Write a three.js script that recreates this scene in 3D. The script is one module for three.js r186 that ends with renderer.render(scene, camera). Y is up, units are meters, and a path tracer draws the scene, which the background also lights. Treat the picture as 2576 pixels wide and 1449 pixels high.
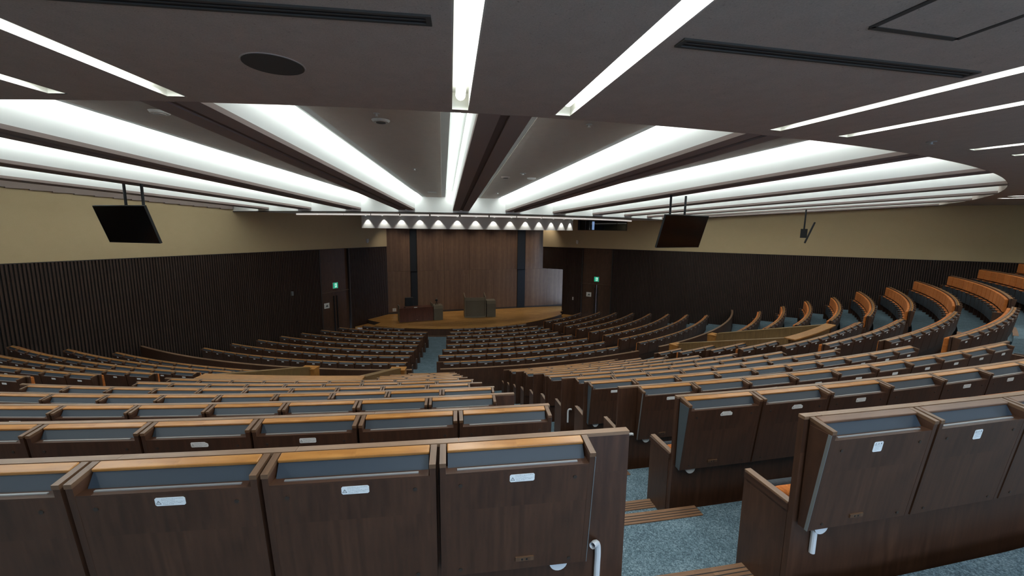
import * as THREE from 'three';
import { RoundedBoxGeometry } from 'three/addons/geometries/RoundedBoxGeometry.js';
import { mergeGeometries } from 'three/addons/utils/BufferGeometryUtils.js';
import { RectAreaLightUniformsLib } from 'three/addons/lights/RectAreaLightUniformsLib.js';

// ---------- camera, daylight, exposure ----------
const scene = new THREE.Scene();
const W = 2576, H = 1449, FOCAL = 1040.7;
const camera = new THREE.PerspectiveCamera(2 * Math.atan(H / 2 / FOCAL) * 180 / Math.PI, W / H, 0.05, 120);
{ // hall frame: origin under the centre of all arcs, +z towards the audience, +y up
  const x = new THREE.Vector3(0.951, 0.013, 0.308), z = new THREE.Vector3(-0.307, 0.143, 0.941);
  z.normalize(); x.addScaledVector(z, -x.dot(z)).normalize();
  const y = new THREE.Vector3().crossVectors(z, x);
  camera.matrixAutoUpdate = true;
  camera.quaternion.setFromRotationMatrix(new THREE.Matrix4().makeBasis(x, y, z));
  camera.position.set(-4.83, 5.37, 28.07);
  camera.updateMatrixWorld();
}
scene.background = new THREE.Color().setRGB(3.2, 4.6, 6.6);   // overcast daylight outside the rear doorways
const renderer = new THREE.WebGLRenderer({ antialias: true });
renderer.toneMapping = THREE.LinearToneMapping;
renderer.toneMappingExposure = 1.0;
renderer.shadowMap.enabled = true;
RectAreaLightUniformsLib.init();
const TUBE = 18, SLOT = 30, SPOT = 1.7, WASH = 7;              // lamp strengths
const LAMP_COLOR = new THREE.Color().setRGB(0.93, 1.0, 0.98);

// ---------- helpers ----------
const rad = (d) => d * Math.PI / 180;
const V = (x, y, z) => new THREE.Vector3(x, y, z);
const P = (r, phi, y = 0) => V(r * Math.sin(rad(phi)), y, r * Math.cos(rad(phi)));
let seed = 7; const rnd = () => { seed = (seed * 1664525 + 1013904223) >>> 0; return seed / 4294967296; };
const used = {};
function numbered(n) { used[n] = (used[n] ?? -1) + 1; return used[n] ? `${n}_${String(used[n]).padStart(3, '0')}` : n; }
class MB {                                                     // collects flat quads, uv in metres (v along the grain)
  constructor(m) { this.p = []; this.t = []; this.m = m; }
  quad(a, b, c, d, grain = 1) {                                // counter-clockwise from outside
    const q = [a, b, c, d].map((v) => this.m ? v.clone().applyMatrix4(this.m) : v);
    const l = a.distanceTo(b), h = a.distanceTo(d), o = rnd(), k = rnd();
    const uv = [[0, 0], [l, 0], [l, h], [0, h]].map(([s, r]) => grain ? [s + o, r + k] : [r + o, s + k]);
    for (const i of [0, 1, 2, 0, 2, 3]) { this.p.push(q[i].x, q[i].y, q[i].z); this.t.push(...uv[i]); }
    return this;
  }
  quadUV(a, b, c, d, f) { for (const v of [a, b, c, a, c, d]) { this.p.push(v.x, v.y, v.z); this.t.push(...f(v)); } return this; }
  hexa(c, grain = 1) {                                         // corners: 0-3 bottom loop ccw from above, 4-7 top loop
    const q = (i, j, k, l, g) => this.quad(c[i], c[j], c[k], c[l], g);
    q(4, 5, 6, 7, grain === 2 ? 1 : 0); q(3, 2, 1, 0, grain === 2 ? 1 : 0);
    q(0, 1, 5, 4, grain === 1 ? 1 : 0); q(1, 2, 6, 5, grain === 1 ? 1 : 0); q(2, 3, 7, 6, grain === 1 ? 1 : 0); q(3, 0, 4, 7, grain === 1 ? 1 : 0);
    return this;
  }
  box(x0, x1, y0, y1, z0, z1, grain = 1) {
    return this.hexa([V(x0, y0, z1), V(x1, y0, z1), V(x1, y0, z0), V(x0, y0, z0), V(x0, y1, z1), V(x1, y1, z1), V(x1, y1, z0), V(x0, y1, z0)], grain);
  }
  ring(r0, r1, f0, f1, y0, y1, step = 1.5, grain = 0, plan = false) { // arc block; y0, y1 numbers or functions of r
    const n = Math.max(1, Math.ceil((f1 - f0) / step)), A = (y, r) => typeof y === 'function' ? y(r) : y;
    const uvp = (v) => [v.x, v.z];
    let arc = 0;
    for (let i = 0; i < n; i++) {
      const a = f0 + (f1 - f0) * i / n, b = f0 + (f1 - f0) * (i + 1) / n;
      const c = [P(r1, a, A(y0, r1)), P(r1, b, A(y0, r1)), P(r0, b, A(y0, r0)), P(r0, a, A(y0, r0)), P(r1, a, A(y1, r1)), P(r1, b, A(y1, r1)), P(r0, b, A(y1, r0)), P(r0, a, A(y1, r0))];
      if (plan) { this.quadUV(c[4], c[5], c[6], c[7], uvp); this.quadUV(c[3], c[2], c[1], c[0], uvp); }
      else { this.quad(c[4], c[5], c[6], c[7], grain); this.quad(c[3], c[2], c[1], c[0], grain); }
      const a0 = arc; arc += c[0].distanceTo(c[1]);
      const uf = (v) => { const s = v === c[0] || v === c[4] || v === c[3] || v === c[7] ? a0 : arc; return grain ? [s, v.y] : [v.y, s]; };
      this.quadUV(c[0], c[1], c[5], c[4], uf); this.quadUV(c[2], c[3], c[7], c[6], uf);
      if (i === 0) this.quad(c[3], c[0], c[4], c[7], grain);
      if (i === n - 1) this.quad(c[1], c[2], c[6], c[5], grain);
    }
    return this;
  }
  prism(pts, y0, y1) {                                         // extruded plan polygon, points [x, z] in order
    const s = new THREE.Shape(pts.map(([x, z]) => new THREE.Vector2(x, -z)));
    const g = new THREE.ExtrudeGeometry(s, { depth: y1 - y0, bevelEnabled: false });
    g.rotateX(-Math.PI / 2); g.translate(0, y0, 0);
    const a = g.attributes.position, n = g.attributes.normal;
    for (let i = 0; i < a.count; i++) {
      this.p.push(a.getX(i), a.getY(i), a.getZ(i));
      this.t.push(...(Math.abs(n.getY(i)) > 0.5 ? [a.getX(i), a.getZ(i)] : [a.getX(i) * 0.7 + a.getZ(i) * 0.7, a.getY(i)]));
    }
    return this;
  }
  add(g) {                                                     // any geometry
    const q = g.index ? g.toNonIndexed() : g, a = q.attributes.position, u = q.attributes.uv, v = V(0, 0, 0);
    for (let i = 0; i < a.count; i++) { v.fromBufferAttribute(a, i); if (this.m) v.applyMatrix4(this.m); this.p.push(v.x, v.y, v.z); this.t.push(u ? u.getX(i) : 0, u ? u.getY(i) : 0); }
    return this;
  }
  geo() {
    const g = new THREE.BufferGeometry();
    g.setAttribute('position', new THREE.Float32BufferAttribute(this.p, 3));
    g.setAttribute('uv', new THREE.Float32BufferAttribute(this.t, 2));
    g.computeVertexNormals();
    return g;
  }
  build(name, mat, parent) { return mesh(name, this.geo(), mat, parent); }
}
function mesh(name, geo, mat, parent) {
  const o = new THREE.Mesh(geo, mat);
  o.name = parent ? name : numbered(name);
  o.castShadow = o.receiveShadow = true;
  (parent ?? scene).add(o);
  return o;
}
function thing(name, label, category, at, turn = 0, group) {
  const o = new THREE.Group(); o.name = numbered(name);
  if (at) o.position.copy(at); o.rotation.y = turn;
  o.userData = { label, category }; if (group) o.userData.group = group;
  scene.add(o); return o;
}
function struct(name) { const o = new THREE.Group(); o.name = name; o.userData = { kind: 'structure' }; scene.add(o); return o; }
const cyl = (r, h, n = 20, r2 = r) => new THREE.CylinderGeometry(r2, r, h, n);
const ORD = ['zeroth', 'first', 'second', 'third', 'fourth', 'fifth', 'sixth', 'seventh', 'eighth', 'ninth', 'tenth', 'eleventh', 'twelfth', 'thirteenth', 'fourteenth', 'fifteenth'];

// ---------- textures ----------
function noise2(n, s) {                                        // tiling value noise, n cells
  let k = s; const r = () => { k = (k * 1664525 + 1013904223) >>> 0; return k / 4294967296; };
  const g = Array.from({ length: n * n }, r), at = (i, j) => g[((j % n + n) % n) * n + ((i % n + n) % n)];
  return (u, v) => {
    const x = u * n, y = v * n, i = Math.floor(x), j = Math.floor(y), a = x - i, b = y - j, e = a * a * (3 - 2 * a), f = b * b * (3 - 2 * b);
    return (at(i, j) * (1 - e) + at(i + 1, j) * e) * (1 - f) + (at(i, j + 1) * (1 - e) + at(i + 1, j + 1) * e) * f;
  };
}
function tex(n, f, metres, srgb = true) {                       // f(u, v) -> [r, g, b] in 0..1 sRGB
  const d = new Uint8Array(n * n * 4);
  for (let j = 0; j < n; j++) for (let i = 0; i < n; i++) {
    const c = f(i / n, j / n), k = (j * n + i) * 4;
    for (let q = 0; q < 3; q++) d[k + q] = Math.max(0, Math.min(255, Math.round(c[q] * 255)));
    d[k + 3] = 255;
  }
  const t = new THREE.DataTexture(d, n, n);
  t.wrapS = t.wrapT = THREE.RepeatWrapping; t.magFilter = THREE.LinearFilter; t.minFilter = THREE.LinearMipmapLinearFilter; t.generateMipmaps = true;
  if (srgb) t.colorSpace = THREE.SRGBColorSpace;
  t.repeat.set(1 / metres, 1 / metres); t.needsUpdate = true;
  return t;
}
const mixc = (a, b, t) => a.map((x, i) => x + (b[i] - x) * t);
const hexc = (h) => [(h >> 16 & 255) / 255, (h >> 8 & 255) / 255, (h & 255) / 255];
function woodTex(dark, light, s, metres, pores = 0.5) {         // grain along v
  const a = noise2(64, s), b = noise2(128, s + 1), c = noise2(8, s + 2), d = noise2(4, s + 3);
  const D = hexc(dark), L = hexc(light);
  return tex(512, (u, v) => {
    const w = u + 0.012 * (d(u, v) - 0.5);
    let t = 0.45 * a(w, v * 0.06 + 0.02 * c(u, v)) + 0.3 * b(w, v * 0.12) + 0.25 * c(w, v * 0.5);
    const fine = b(w * 2 % 1, v * 0.5);
    t = t * 1.25 - 0.12 - pores * Math.max(0, 0.24 - fine) * 1.6;
    return mixc(D, L, Math.max(0, Math.min(1, t)));
  }, metres);
}
function speckle(base, dark, s, metres, worm) {
  const a = noise2(96, s), b = noise2(200, s + 5), c = noise2(12, s + 9), B = hexc(base), K = hexc(dark);
  return tex(512, (u, v) => {
    let t = 0.25 * (b(u, v) - 0.5) + 0.12 * (c(u, v) - 0.5);
    const w = a(u, v) * 0.7 + b(u, v) * 0.3;
    if (w < worm) t += 1.6 * (worm - w) / worm;
    return mixc(B, K, Math.max(-0.25, Math.min(1, t)));
  }, metres);
}
function carpetTex(base, lo, hi, s, metres) {
  const a = noise2(256, s), b = noise2(120, s + 3), c = noise2(10, s + 7), B = hexc(base), Lo = hexc(lo), Hi = hexc(hi);
  return tex(512, (u, v) => { const t = (a(u, v) - 0.5) * 1.3 + (b(u, v) - 0.5) * 0.8 + (c(u, v) - 0.5) * 0.35; return t < 0 ? mixc(B, Lo, Math.min(1, -t * 1.4)) : mixc(B, Hi, Math.min(1, t * 1.4)); }, metres);
}
const T = {
  walnut: woodTex(0x4a3427, 0x6b4e3c, 11, 0.9), rail: woodTex(0x6d5340, 0x8e7058, 21, 0.8), oak: woodTex(0x9a6a36, 0xc49355, 31, 0.7), ochre: woodTex(0x6e5434, 0x8d6f47, 41, 1.0),
  carpet: carpetTex(0x5b717c, 0x3d4f59, 0x8598a1, 51, 0.9),
  rear: speckle(0xb3a69d, 0x7d726b, 61, 1.1, 0.17), panel: speckle(0xb5aaa1, 0x968b83, 71, 1.1, 0.12),
  plaster: speckle(0xc9bb98, 0xb7a985, 81, 1.4, 0.02), orange: carpetTex(0xbd6a2a, 0x9c521d, 0xd2833f, 91, 0.35), slate: carpetTex(0x3a4148, 0x2b3036, 0x4a525a, 95, 0.3),
};
{ // stage wall: narrow vertical boards; parquet: long blocks
  const g = noise2(64, 101), h = noise2(128, 103), c = noise2(16, 105), A = hexc(0x5a4234), B = hexc(0x7c6049);
  const tone = Array.from({ length: 16 }, (_, i) => ((i * 7 + 3) % 16) / 15);
  T.boards = tex(1024, (u, v) => {
    const k = Math.floor(u * 16), e = Math.abs(u * 16 - k - 0.5);
    let t = 0.32 + 0.38 * tone[k] + 0.3 * (g(u, v * 0.05 + tone[k]) - 0.5) + 0.25 * (h(u, v * 0.1 + k * 0.13) - 0.5) + 0.15 * (c(u, v) - 0.5);
    if (e > 0.47) t -= 0.35;
    return mixc(A, B, Math.max(-0.3, Math.min(1, t)));
  }, 2.2);
  const C = hexc(0x9a6a32), E2 = hexc(0xcf9c58), tn = noise2(64, 111), gr = noise2(128, 113);
  T.parquet = tex(1024, (u, v) => {
    const row = Math.floor(v * 24), off = (row * 0.37) % 1, k = Math.floor(((u + off) % 1) * 5), e = Math.abs(v * 24 - row - 0.5), fu = ((u + off) % 1) * 5 - k;
    let t = 0.15 + 0.7 * tn((k * 0.173 + row * 0.291) % 1, (row * 0.117 + k * 0.31) % 1) + 0.3 * (gr(u * 0.2, v) - 0.5);
    if (e > 0.46 || fu < 0.012) t -= 0.25;
    return mixc(C, E2, Math.max(-0.3, Math.min(1, t)));
  }, 2.4);
}
const bump = { fine: carpetTex(0x808080, 0x303030, 0xd0d0d0, 55, 0.45) };
bump.fine.colorSpace = THREE.NoColorSpace;

// ---------- materials ----------
const std = (o) => new THREE.MeshStandardMaterial(o);
const lin = (r, g, b) => new THREE.Color().setRGB(r, g, b);
const M = {
  walnut: std({ map: T.walnut, color: lin(0.6, 0.5, 0.44), roughness: 0.42 }),
  walnutEdge: std({ map: T.rail, color: lin(0.62, 0.56, 0.5), roughness: 0.4 }),
  rail: std({ map: T.rail, roughness: 0.36 }),
  oak: std({ map: T.oak, color: lin(0.9, 0.8, 0.7), roughness: 0.3 }),
  worn: std({ map: T.rail, color: lin(0.62, 0.5, 0.44), roughness: 0.38 }),
  ochre: std({ map: T.ochre, roughness: 0.45 }),
  tablet: std({ color: lin(0.03, 0.043, 0.06), roughness: 0.5 }),
  tabletSide: std({ color: lin(0.06, 0.075, 0.085), roughness: 0.55 }),
  edgeGrey: std({ color: lin(0.2, 0.21, 0.21), roughness: 0.4, metalness: 0.3 }),
  alu: std({ color: lin(0.55, 0.57, 0.58), roughness: 0.35, metalness: 0.7 }),
  orange: std({ map: T.orange, roughness: 0.95 }),
  slate: std({ map: T.slate, color: lin(0.5, 0.52, 0.55), roughness: 0.8 }),
  armrest: std({ map: T.walnut, color: lin(0.5, 0.42, 0.38), roughness: 0.4 }),
  bolt: std({ color: lin(0.08, 0.06, 0.05), roughness: 0.4, metalness: 0.6 }),
  bracket: std({ color: lin(0.72, 0.74, 0.76), roughness: 0.4 }),
  carpet: std({ map: T.carpet, bumpMap: bump.fine, bumpScale: 0.004, roughness: 1 }),
  nosing: std({ map: T.rail, color: lin(0.95, 0.82, 0.7), roughness: 0.5 }),
  groove: std({ color: lin(0.03, 0.022, 0.018), roughness: 0.8 }),
  slat: std({ map: T.walnut, color: lin(0.42, 0.38, 0.37), roughness: 0.6 }),
  slatBack: std({ color: lin(0.012, 0.011, 0.011), roughness: 0.9 }),
  plaster: std({ map: T.plaster, color: lin(0.9, 0.82, 0.76), roughness: 0.95 }),
  white: std({ color: lin(0.78, 0.79, 0.77), roughness: 0.9 }),
  soffit: std({ color: lin(0.3, 0.235, 0.215), roughness: 0.85 }),
  soffitGroove: std({ color: lin(0.15, 0.105, 0.09), roughness: 0.9 }),
  rear: std({ map: T.rear, roughness: 0.95 }),
  panel: std({ map: T.panel, roughness: 0.95 }),
  lip: std({ color: lin(0.42, 0.42, 0.41), roughness: 0.6 }),
  boards: std({ map: T.boards, roughness: 0.5 }),
  parquet: std({ map: T.parquet, roughness: 0.3 }),
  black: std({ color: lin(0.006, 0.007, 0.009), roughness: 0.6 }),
  mesh: std({ color: lin(0.013, 0.017, 0.024), roughness: 0.9 }),
  screen: std({ color: lin(0.002, 0.002, 0.002), roughness: 0.18 }),
  door: std({ map: T.walnut, color: lin(0.75, 0.66, 0.58), roughness: 0.45 }),
  doorPanel: std({ map: T.walnut, color: lin(0.85, 0.75, 0.66), roughness: 0.5 }),
  darkTrim: std({ color: lin(0.045, 0.034, 0.03), roughness: 0.6 }),
  plastic: std({ color: lin(0.7, 0.69, 0.64), roughness: 0.5 }),
  grille: std({ color: lin(0.07, 0.062, 0.056), roughness: 0.8 }),
  trough: std({ color: lin(0.75, 0.74, 0.68), roughness: 0.7 }),
  tube: std({ color: lin(0.8, 0.85, 0.84), emissive: LAMP_COLOR.clone(), emissiveIntensity: 2.4, roughness: 0.3 }),
  lectern: std({ color: lin(0.11, 0.092, 0.062), roughness: 0.6 }),
  lecternTrim: std({ color: lin(0.17, 0.14, 0.095), roughness: 0.5 }),
  desk: std({ map: woodTex(0x44281f, 0x6a4032, 131, 0.8), roughness: 0.3 }),
  glass: new THREE.MeshPhysicalMaterial({ color: lin(0.9, 0.93, 0.95), transmission: 1, thickness: 0, roughness: 0.02, ior: 1.5 }),
};
const BEAM_Y = (r) => 5.148 + 0.057 * r;                         // underside of the radiating beams
const WALL = 0.4;                                               // side walls stand on |x| = z + WALL
const phiWall = (r) => 45 + Math.asin(Math.min(1, WALL / r / Math.SQRT2)) * 180 / Math.PI;
const REAR_Y = 6.52, REAR_R = 24.05;

// ---------- floor: stepped carpet tiers ----------
const rowR = (n) => 27.15 - 0.897 * (n - 1), rowY = (n) => 4.652 - 0.2963 * (n - 1);      // upper rows n = 0..11: back rail radius, top height
const lowR = (r) => 15.97 - 0.895 * (8 - r), lowY = (r) => 1.256 - 0.0695 * (8 - r);       // lower rows r = 1..8
const tierY = (n) => rowY(n) - 1.0;                                                        // floor under row n's own seats
const AISLES = [[-8.75, -6.5], [5.75, 8.75]], AISLES2 = [[-25.0, -21.55], [21.7, 25.1]];
const VOM = [14.35, 21.85], VOM_R = [17.65, 21.1];
const floor = struct('floor');
{
  const wedge = (b, r0, r1, f0, f1, y0, y1) => {                 // arc tier whose side edges follow the walls
    const w0 = phiWall(r0), w1 = phiWall(r1), n = Math.max(2, Math.ceil((f1 - f0) / 1.5));
    const s = (f, w) => f <= -90 ? -w : f >= 90 ? w : f;
    const pts = [];
    for (let i = 0; i <= n; i++) { const a = s(f0, w1), c = s(f1, w1); const q = P(r1, a + (c - a) * i / n); pts.push([q.x, q.z]); }
    for (let i = n; i >= 0; i--) { const a = s(f0, w0), c = s(f1, w0); const q = P(r0, a + (c - a) * i / n); pts.push([q.x, q.z]); }
    b.prism(pts.reverse(), y0, y1);
  };
  const tier = (r0, r1, y, open) => {
    const b = new MB();
    if (!open) wedge(b, r0, r1, -99, 99, y - 0.45, y);
    else { wedge(b, r0, r1, -99, -VOM[1], y - 0.45, y); wedge(b, r0, r1, -VOM[0], VOM[0], y - 0.45, y); wedge(b, r0, r1, VOM[1], 99, y - 0.45, y); }
    b.build('floor_tier', M.carpet, floor);
  };
  // front floor, then one tier behind every lower row
  { const b = new MB(); wedge(b, 6.3, lowR(1) + 0.05, -99, 99, -0.45, 0.0); b.build('floor_tier', M.carpet, floor); }
  for (let r = 1; r <= 7; r++) tier(lowR(r) + 0.05, lowR(r + 1) + 0.05, lowY(r) - 0.7);
  tier(lowR(8) + 0.05, 17.12, lowY(8) - 0.7);
  for (let n = 11; n >= 1; n--) {
    const r0 = n === 11 ? 17.12 : rowR(n) - 0.805, r1 = rowR(n) + 0.1;
    if (n === 11) { tier(r0, VOM_R[0], tierY(n)); tier(VOM_R[0], r1, tierY(n), true); }
    else if (n === 8) { tier(r0, VOM_R[1] - 0.1, tierY(n), true); tier(VOM_R[1] - 0.1, Math.max(r1, VOM_R[1] - 0.09), tierY(n)); }
    else tier(r0, r1, tierY(n), r1 < VOM_R[1] && n >= 8);
  }
  { // rear landing
    const pts = []; const r0 = rowR(1) + 0.1, w = phiWall(r0);
    for (let i = 0; i <= 60; i++) { const q = P(r0, -w + 2 * w * i / 60); pts.push([q.x, q.z]); }
    pts.push([22.3, 21.9], [9.2, 31.6], [-9.2, 31.6], [-22.3, 21.9]);
    const b = new MB(); b.prism(pts, tierY(0) - 0.45, tierY(0)); b.build('floor_tier', M.carpet, floor);
  }
  // intermediate aisle steps with grooved wooden nosings
  const nose = (r, y, f0, f1, near) => {
    const b = new MB(); b.ring(r - 0.012, r + 0.075, f0, f1, y - 0.02, y + 0.006, 1, 0).build('step_nosing', M.nosing, floor);
    if (near) { const g = new MB(); for (const k of [0.012, 0.033, 0.054]) g.ring(r + k, r + k + 0.005, f0, f1, y + 0.0055, y + 0.0072, 1, 0); g.build('anti_slip_groove', M.groove, floor); }
  };
  for (const [f0, f1] of [...AISLES, ...AISLES2]) for (let n = 1; n <= 11; n++) {
    const inner = Math.abs(f0) < 15, r = rowR(n - 1) - 0.805 - 0.0, y = tierY(n) + 0.15, e = inner ? 0 : 0.1;
    if (!inner && n > 6) continue;
    const a0 = f0 + e, a1 = f1 - e;
    new MB().ring(r - 0.3, r + 0.001, a0, a1, tierY(n) - 0.1, y, 1, 0, true).build('aisle_step', M.carpet, floor);
    nose(r - 0.3, y, a0, a1, n < 5 && inner); nose(r, tierY(n - 1), a0, a1, n < 5 && inner);
  }
}

// ---------- walls ----------
const wallPoint = (side, along, y, off = 0) => { // a point on a side wall's face; off > 0 into the room
  const s = Math.SQRT1_2, x = along * s + WALL / 2, z = along * s - WALL / 2;
  return V(side * (x - off * s), y, z + off * s);
};
function wallBox(b, side, a0, a1, y0, y1, o0, o1, grain = 1) {
  const c = side > 0
    ? [wallPoint(1, a1, y0, o1), wallPoint(1, a1, y0, o0), wallPoint(1, a0, y0, o0), wallPoint(1, a0, y0, o1)]
    : [wallPoint(-1, a0, y0, o1), wallPoint(-1, a0, y0, o0), wallPoint(-1, a1, y0, o0), wallPoint(-1, a1, y0, o1)];
  const cc = [...c, ...c.map((p) => V(p.x, y1, p.z))];
  // order ccw from above
  const area = c.reduce((t, p, i) => t + p.x * c[(i + 1) % 4].z - c[(i + 1) % 4].x * p.z, 0);
  if (area > 0) { const q = [3, 2, 1, 0].map((i) => c[i]); b.hexa([...q, ...q.map((p) => V(p.x, y1, p.z))], grain); } else b.hexa(cc, grain);
}
const SLAT_Y = 4.27, WALL_TOP = 7.6, A_END = 31.4;
function sideWall(name, side, start, door, niche) {
  const w = struct(name);
  const up = new MB(); wallBox(up, side, start, A_END, SLAT_Y, WALL_TOP, -0.2, 0.0);
  if (side < 0) up.build('plaster_wall', M.plaster, w);
  else { // control-room window opening
    const [a0, a1, y0, y1] = [8.74, 11.58, 5.31, 5.9], q = new MB();
    wallBox(q, side, start, A_END, SLAT_Y, y0, -0.2, 0); wallBox(q, side, start, A_END, y1, WALL_TOP, -0.2, 0);
    wallBox(q, side, start, a0, y0, y1, -0.2, 0); wallBox(q, side, a1, A_END, y0, y1, -0.2, 0);
    q.build('plaster_wall', M.plaster, w);
  }
  const back = new MB();
  wallBox(back, side, niche ? niche : start, door[0], -0.4, SLAT_Y, -0.2, -0.035);
  if (niche) wallBox(back, side, start, niche, 2.95, SLAT_Y, -0.2, -0.035);
  wallBox(back, side, door[1], A_END, -0.4, SLAT_Y, -0.2, -0.035);
  back.build('slat_backing', M.slatBack, w);
  const tr = new MB(); wallBox(tr, side, start, A_END, SLAT_Y - 0.012, SLAT_Y + 0.012, 0, 0.012); tr.build('slat_cap', M.darkTrim, w);
  // slats: single parts where they can be told apart, joined further on
  const pitch = 0.0775, far = new MB(); let one = null;
  for (let a = start + 0.04; a < A_END - 0.05; a += pitch) {
    if (a > door[0] - 0.06 && a < door[1] + 0.05) continue;
    const y0 = niche && a < niche ? 2.95 : Math.max(-0.3, a < 11.3 ? -0.1 : (a - 16.5) * 0.2);
    if (side < 0 && a > 16.9 && a < 19.95) {
      if (!one) { const b = new MB(); b.box(-0.021, 0.021, 0, SLAT_Y - 0.25 - 0.015, -0.035, 0.0, 1); one = b.geo(); }
      const o = mesh('slat', one, M.slat, w); o.position.copy(wallPoint(side, a, 0.25)); o.rotation.y = Math.PI / 4 * -side;
    } else wallBox(far, side, a - 0.021, a + 0.021, y0, SLAT_Y - 0.015, -0.035, 0);
  }
  const f = far.build('slat_run', M.slat, w); f.userData.kind = 'stuff';
  // door surround
  const jamb = new MB(); for (const a of [door[0] - 0.05, door[1]]) wallBox(jamb, side, a, a + 0.05, -0.05, SLAT_Y - 0.012, -0.18, 0.004); jamb.build('door_jamb', M.darkTrim, w);
  const pn = new MB(); wallBox(pn, side, door[0], door[1], 2.2, SLAT_Y - 0.012, -0.2, -0.12); pn.build('transom_panel', M.doorPanel, w);
  const hd = new MB(); wallBox(hd, side, door[0], door[1], 2.17, 2.2, -0.2, -0.06); hd.build('door_head', M.walnutEdge, w);
  return w;
}
const wallLeft = sideWall('wall_left', -1, 5.82, [8.5, 10.14], 0);
const wallRight = sideWall('wall_right', 1, 6.56, [9.12, 10.82], 7.9);
function doubleDoor(name, side, a0, a1) {
  const d = struct(name), m = (a0 + a1) / 2;
  for (const [p, q] of [[a0, m - 0.004], [m + 0.004, a1]]) { const b = new MB(); wallBox(b, side, p, q, 0.02, 2.165, -0.17, -0.12); b.build('door_leaf', M.door, d); }
  for (const k of [-0.09, 0.09]) { const b = new MB(); wallBox(b, side, m + k - 0.018, m + k + 0.018, 0.1, 1.98, -0.119, -0.075); b.build('door_handle', M.black, d); }
}
doubleDoor('door_1', -1, 8.5, 10.14); doubleDoor('door_2', 1, 9.12, 10.82);

// stage back wall of vertical wooden boards, in panels
const ZW = 3.9;
const wallFront = struct('wall_front');
{
  const xs = [-4.45, -3.06, -2.68, -1.14, 0.36, 1.87, 3.38, 3.9, 5.4, 7.2];
  for (let i = 0; i < xs.length - 1; i++) {
    if (i === 1 || i === 6) continue;
    for (const [y0, y1] of [[0.52, 2.87], [2.875, 6.6]]) {
      const b = new MB(); b.box(xs[i] + 0.004, xs[i + 1] - 0.004, y0, y1, ZW - 0.04, ZW, 1); b.build('wood_panel', M.boards, wallFront);
    }
  }
  new MB().box(-4.7, 7.4, -0.4, 7.6, ZW - 0.3, ZW - 0.05).build('wall_core', M.slatBack, wallFront);
  for (const [a, b] of [[-4.45, -3.06], [-2.68, 3.38], [3.9, 7.2]]) new MB().box(a, b, 0.43, 0.52, ZW - 0.05, ZW + 0.006, 0).build('skirting', M.darkTrim, wallFront);
  // black loudspeaker columns set into the wall
  for (const [x0, x1, lab] of [[-3.06, -2.68, 'tall black speaker column left of the stage wall centre'], [3.38, 3.9, 'tall black speaker column right of the lectern on stage wall']]) {
    const t = thing('speaker_column', lab, 'speaker', V((x0 + x1) / 2, 0.43, ZW), 0);
    const w = (x1 - x0) / 2 - 0.005;
    new MB().box(-w - 0.01, w - 0.03, 2.43, 5.9, -0.04, 0.05).build('upper_cabinet', M.mesh, t);
    new MB().box(-w + 0.02, w, 0.02, 2.41, -0.04, 0.02).build('lower_cabinet', M.mesh, t);
  }
}
const wallBack = struct('wall_back');
{
  const y0 = tierY(0) - 0.4, Y = tierY(0);
  const b = new MB();
  const seg = (x0, x1, a, c) => b.box(x0, x1, a, c, 31.5, 31.75);
  seg(-9.4, -4.9, y0, WALL_TOP); seg(-4.9, -2.4, Y + 2.2, WALL_TOP); seg(-4.9, -2.4, y0, Y); seg(-2.4, 3.4, y0, WALL_TOP); seg(3.4, 5.9, Y + 2.2, WALL_TOP); seg(3.4, 5.9, y0, Y); seg(5.9, 9.4, y0, WALL_TOP);
  b.build('rear_wall', M.plaster, wallBack);
  for (const s of [-1, 1]) {
    const c = [V(s * 9.2, y0, 31.5), V(s * 22.6, y0, 21.6), V(s * 22.8, y0, 21.9), V(s * 9.4, y0, 31.8)];
    if (s > 0) c.reverse();
    const q = new MB(); q.hexa([...c, ...c.map((p) => V(p.x, WALL_TOP, p.z))].map((p) => p)); q.build('rear_wall', M.plaster, wallBack);
  }
}

// ---------- ceiling ----------
const ceiling = struct('ceiling');
const BEAM = (k) => -8.44 + 7.637 * k, BW = 0.28, R_END = 13.85;
const SIDE_H = 0.62;
const offs = (phi, r, lat, y) => { const t = rad(phi); return V(r * Math.sin(t) + lat * Math.cos(t), y, r * Math.cos(t) - lat * Math.sin(t)); };
function radial(b, phi, r0, r1, l0, l1, y0, y1, grain = 0) {      // straight block along a radius; y0, y1 functions of r
  b.hexa([offs(phi, r1, l0, y0(r1)), offs(phi, r1, l1, y0(r1)), offs(phi, r0, l1, y0(r0)), offs(phi, r0, l0, y0(r0)), offs(phi, r1, l0, y1(r1)), offs(phi, r1, l1, y1(r1)), offs(phi, r0, l1, y1(r0)), offs(phi, r0, l0, y1(r0))], grain);
}
const up = (d) => (r) => BEAM_Y(r) + d;
for (let k = -4; k <= 7; k++) {
  const f = BEAM(k), g = new THREE.Group(); g.name = 'ceiling_beam'; ceiling.add(g);
  const s = new MB(); radial(s, f, R_END, REAR_R + 0.02, -BW, -0.05, up(0), up(0.06)); radial(s, f, R_END, REAR_R + 0.02, 0.05, BW, up(0), up(0.06)); s.build('beam_soffit', M.soffit, g);
  const q = new MB(); radial(q, f, R_END, REAR_R + 0.02, -0.05, 0.05, up(0.025), up(0.06)); q.build('soffit_groove', M.soffitGroove, g);
  const w = new MB(); radial(w, f, R_END, REAR_R + 0.02, -BW + 0.003, BW - 0.003, up(0.06), up(SIDE_H)); w.build('beam_side', M.white, g);
}
const GAP = 0.25;
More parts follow.
